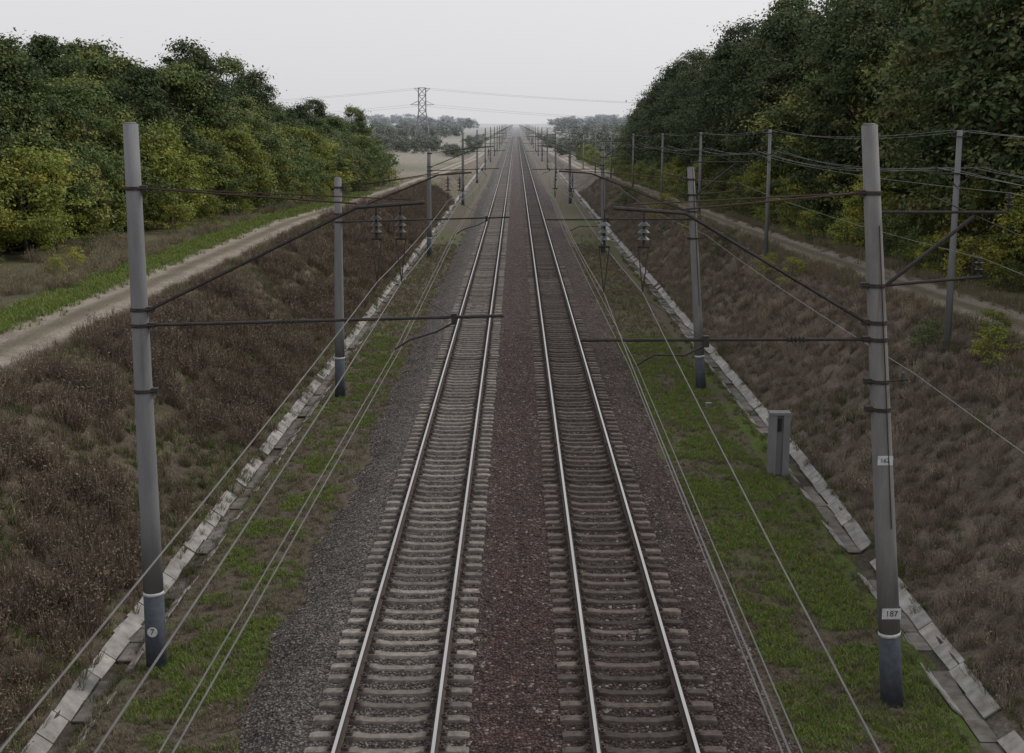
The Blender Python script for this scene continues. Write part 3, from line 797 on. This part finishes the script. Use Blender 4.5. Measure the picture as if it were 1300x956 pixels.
# ---------------------------------------------------------------- side power line on the right crest
def line_pole(x, D, top, arm=.75):
    mb = MB(); zg = float(ground_h(x, D))
    mb.poly([(x, D, zg-.3), (x, D, top)], [.12, .085], 'conc', 12)
    mb.poly([(x-arm, D-.1, top-1.35), (x+arm, D-.1, top-1.35)], .03, 'steel', 6)
    mb.poly([(x-arm*.6, D-.1, top-1.35), (x, D-.1, top-1.8)], .018, 'steel', 5)
    mb.poly([(x+arm*.6, D-.1, top-1.35), (x, D-.1, top-1.8)], .018, 'steel', 5)
    mb.poly([(x-.3, D-.1, top-.2), (x+.3, D-.1, top-.2)], .02, 'steel', 6)
    for q, z in ((-arm+.05, top-1.35), (arm-.05, top-1.35), (-.28, top-.2), (.28, top-.2)):
        mb.poly([(x+q, D-.1, z), (x+q, D-.1, z+.08)], .012, 'steel', 5)
        mb.insul((x+q, D-.1, z+.04), (x+q, D-.1, z+.22), 2, .05)
    mb.make('power_line_pole', smooth=True)
LP = [(14.3, 9, 9.9), (13.95, 40.2, 9.7), (13.95, 70.2, 9.55), (13.9, 96, 9.2), (13.9, 121, 8.9), (13.8, 150, 8.6), (13.6, 182, 8.3), (13.4, 215, 8.0), (13.2, 250, 7.7)]
for q in LP: line_pole(*q)
pw = MB()
for dx, dz, sg in ((-.7, -1.15, 1.6), (-.35, -1.15, 2.0), (.35, -1.15, 1.5), (.7, -1.15, 1.9), (-.28, 0, 1.2), (.28, 0, 1.5)):
    wire(pw, [(x+dx, y-.1, z+dz) for x, y, z in LP], sg, .006, 'wireal')
pw.make('power_line_wires')

# ---------------------------------------------------------------- concrete equipment post beside the ditch
mb = MB(); X = 7.98; Y = 37.2; zg = float(ground_h(X, Y))
for dx in (-.2, .2): mb.box((X+dx, Y, zg+.72), (.2, .34, 2.3), 'conc')
mb.box((X, Y+.05, zg+.7), (.2, .2, 2.26), 'conc'); mb.box((X, Y, zg+1.91), (.64, .38, .08), 'conc')
mb.box((X, Y-.06, zg+1.55), (.12, .04, .4), 'black')  # black block set in the groove as its dark slot
mb.make('concrete_marker_post')
def cable_box(x, y, s):
    mb = MB(); zg = float(ground_h(x, y)); mb.box((x, y, zg+.15*s), (.4*s, .3*s, .45*s), 'conc', .85, .3); mb.box((x, y, zg+.4*s), (.44*s, .34*s, .06*s), 'conc', .9, .3); mb.make('concrete_cable_marker')
cable_box(7.2, 46, .55)

# ---------------------------------------------------------------- lattice pylon
mb = MB(); PX, PY = -39.5, 540.; zg = float(ground_h(PX, PY)); r = .13
def lvl(z):
    w = np.interp(z, [0, 15, 24.5], [3.6, 1.5, 1.5]); return [Vector((PX+a*w, PY+b*w, zg+z)) for a, b in ((-1, -1), (1, -1), (1, 1), (-1, 1))]
Z = [0, 5, 9, 12.3, 15, 18.2, 21.4, 24.5]
for i in range(len(Z)-1):
    A_, B_ = lvl(Z[i]), lvl(Z[i+1])
    for q in range(4):
        mb.poly([A_[q], B_[q]], r, 'lattice', 4); mb.poly([A_[q], B_[(q+1) % 4]], r*.6, 'lattice', 4); mb.poly([A_[(q+1) % 4], B_[q]], r*.6, 'lattice', 4)
        mb.poly([B_[q], B_[(q+1) % 4]], r*.7, 'lattice', 4)
tips = []
for z, L in ((17.5, 5.0), (24.3, 3.4)):
    for s in (-1, 1):
        t = Vector((PX+s*L, PY, zg+z)); tips.append(t)
        for b in (-1, 1):
            mb.poly([(PX+s*1.5, PY+b*1.5, zg+z), t], r*.7, 'lattice', 4); mb.poly([(PX+s*1.5, PY+b*1.5, zg+z+(-1.6 if z > 20 else 1.6)), t], r*.6, 'lattice', 4)
mb.make('electricity_pylon')
pw = MB()
for t in tips:
    for s in (-1, 1):
        e = Vector((t.x+s*320, t.y-s*60, t.z-2)); pts = []
        for k in range(21):
            q = k/20; p = t.lerp(e, q); p.z -= 9*4*q*(1-q)*.8; pts.append(p)
        pw.poly(pts, .03, 'lattice', 4, cap=False)
pw.make('transmission_wires')

# ---------------------------------------------------------------- world, sun, camera
w = bpy.data.worlds.new('World'); bpy.context.scene.world = w; w.use_nodes = True
nt = w.node_tree; nt.nodes.clear()
sky = nt.nodes.new('ShaderNodeTexSky'); sky.sky_type = 'NISHITA'; sky.sun_disc = False
EL, AZ = math.radians(42), math.radians(65)
sky.sun_elevation = EL; sky.sun_rotation = AZ; sky.air_density = 1.0; sky.dust_density = 4.0; sky.ozone_density = 1
hs = nt.nodes.new('ShaderNodeHueSaturation'); hs.inputs['Saturation'].default_value = .1
mx = nt.nodes.new('ShaderNodeMix'); mx.data_type = 'RGBA'; mx.inputs[0].default_value = .72
mx.inputs[7].default_value = (8.0, 7.95, 8.15, 1)
bg = nt.nodes.new('ShaderNodeBackground'); bg.inputs['Strength'].default_value = .114
wo = nt.nodes.new('ShaderNodeOutputWorld')
nt.links.new(sky.outputs[0], hs.inputs['Color']); nt.links.new(hs.outputs[0], mx.inputs[6])
nt.links.new(mx.outputs[2], bg.inputs[0]); nt.links.new(bg.outputs[0], wo.inputs[0])
sd = bpy.data.lights.new('sun', 'SUN'); sd.energy = 1.5; sd.angle = math.radians(14); sd.color = (1, .95, .88)
so = bpy.data.objects.new('sun', sd); COL.objects.link(so)
S = Vector((math.sin(AZ)*math.cos(EL), math.cos(AZ)*math.cos(EL), math.sin(EL)))
so.rotation_euler = S.to_track_quat('Z', 'Y').to_euler(); so.location = S*100
cd = bpy.data.cameras.new('camera'); cam = bpy.data.objects.new('camera', cd); COL.objects.link(cam)
cam.location = (0, 0, 9.95); cam.rotation_euler = (math.radians(90-9.857), 0, 5/1600)
cd.sensor_width = 36; cd.lens = 1600/1300*36; cd.shift_y = -45/1300; cd.clip_end = 12000; cd.clip_start = .1
sc = bpy.context.scene; sc.camera = cam
sc.view_settings.view_transform = 'Standard'; sc.view_settings.look = 'None'; sc.view_settings.exposure = 0
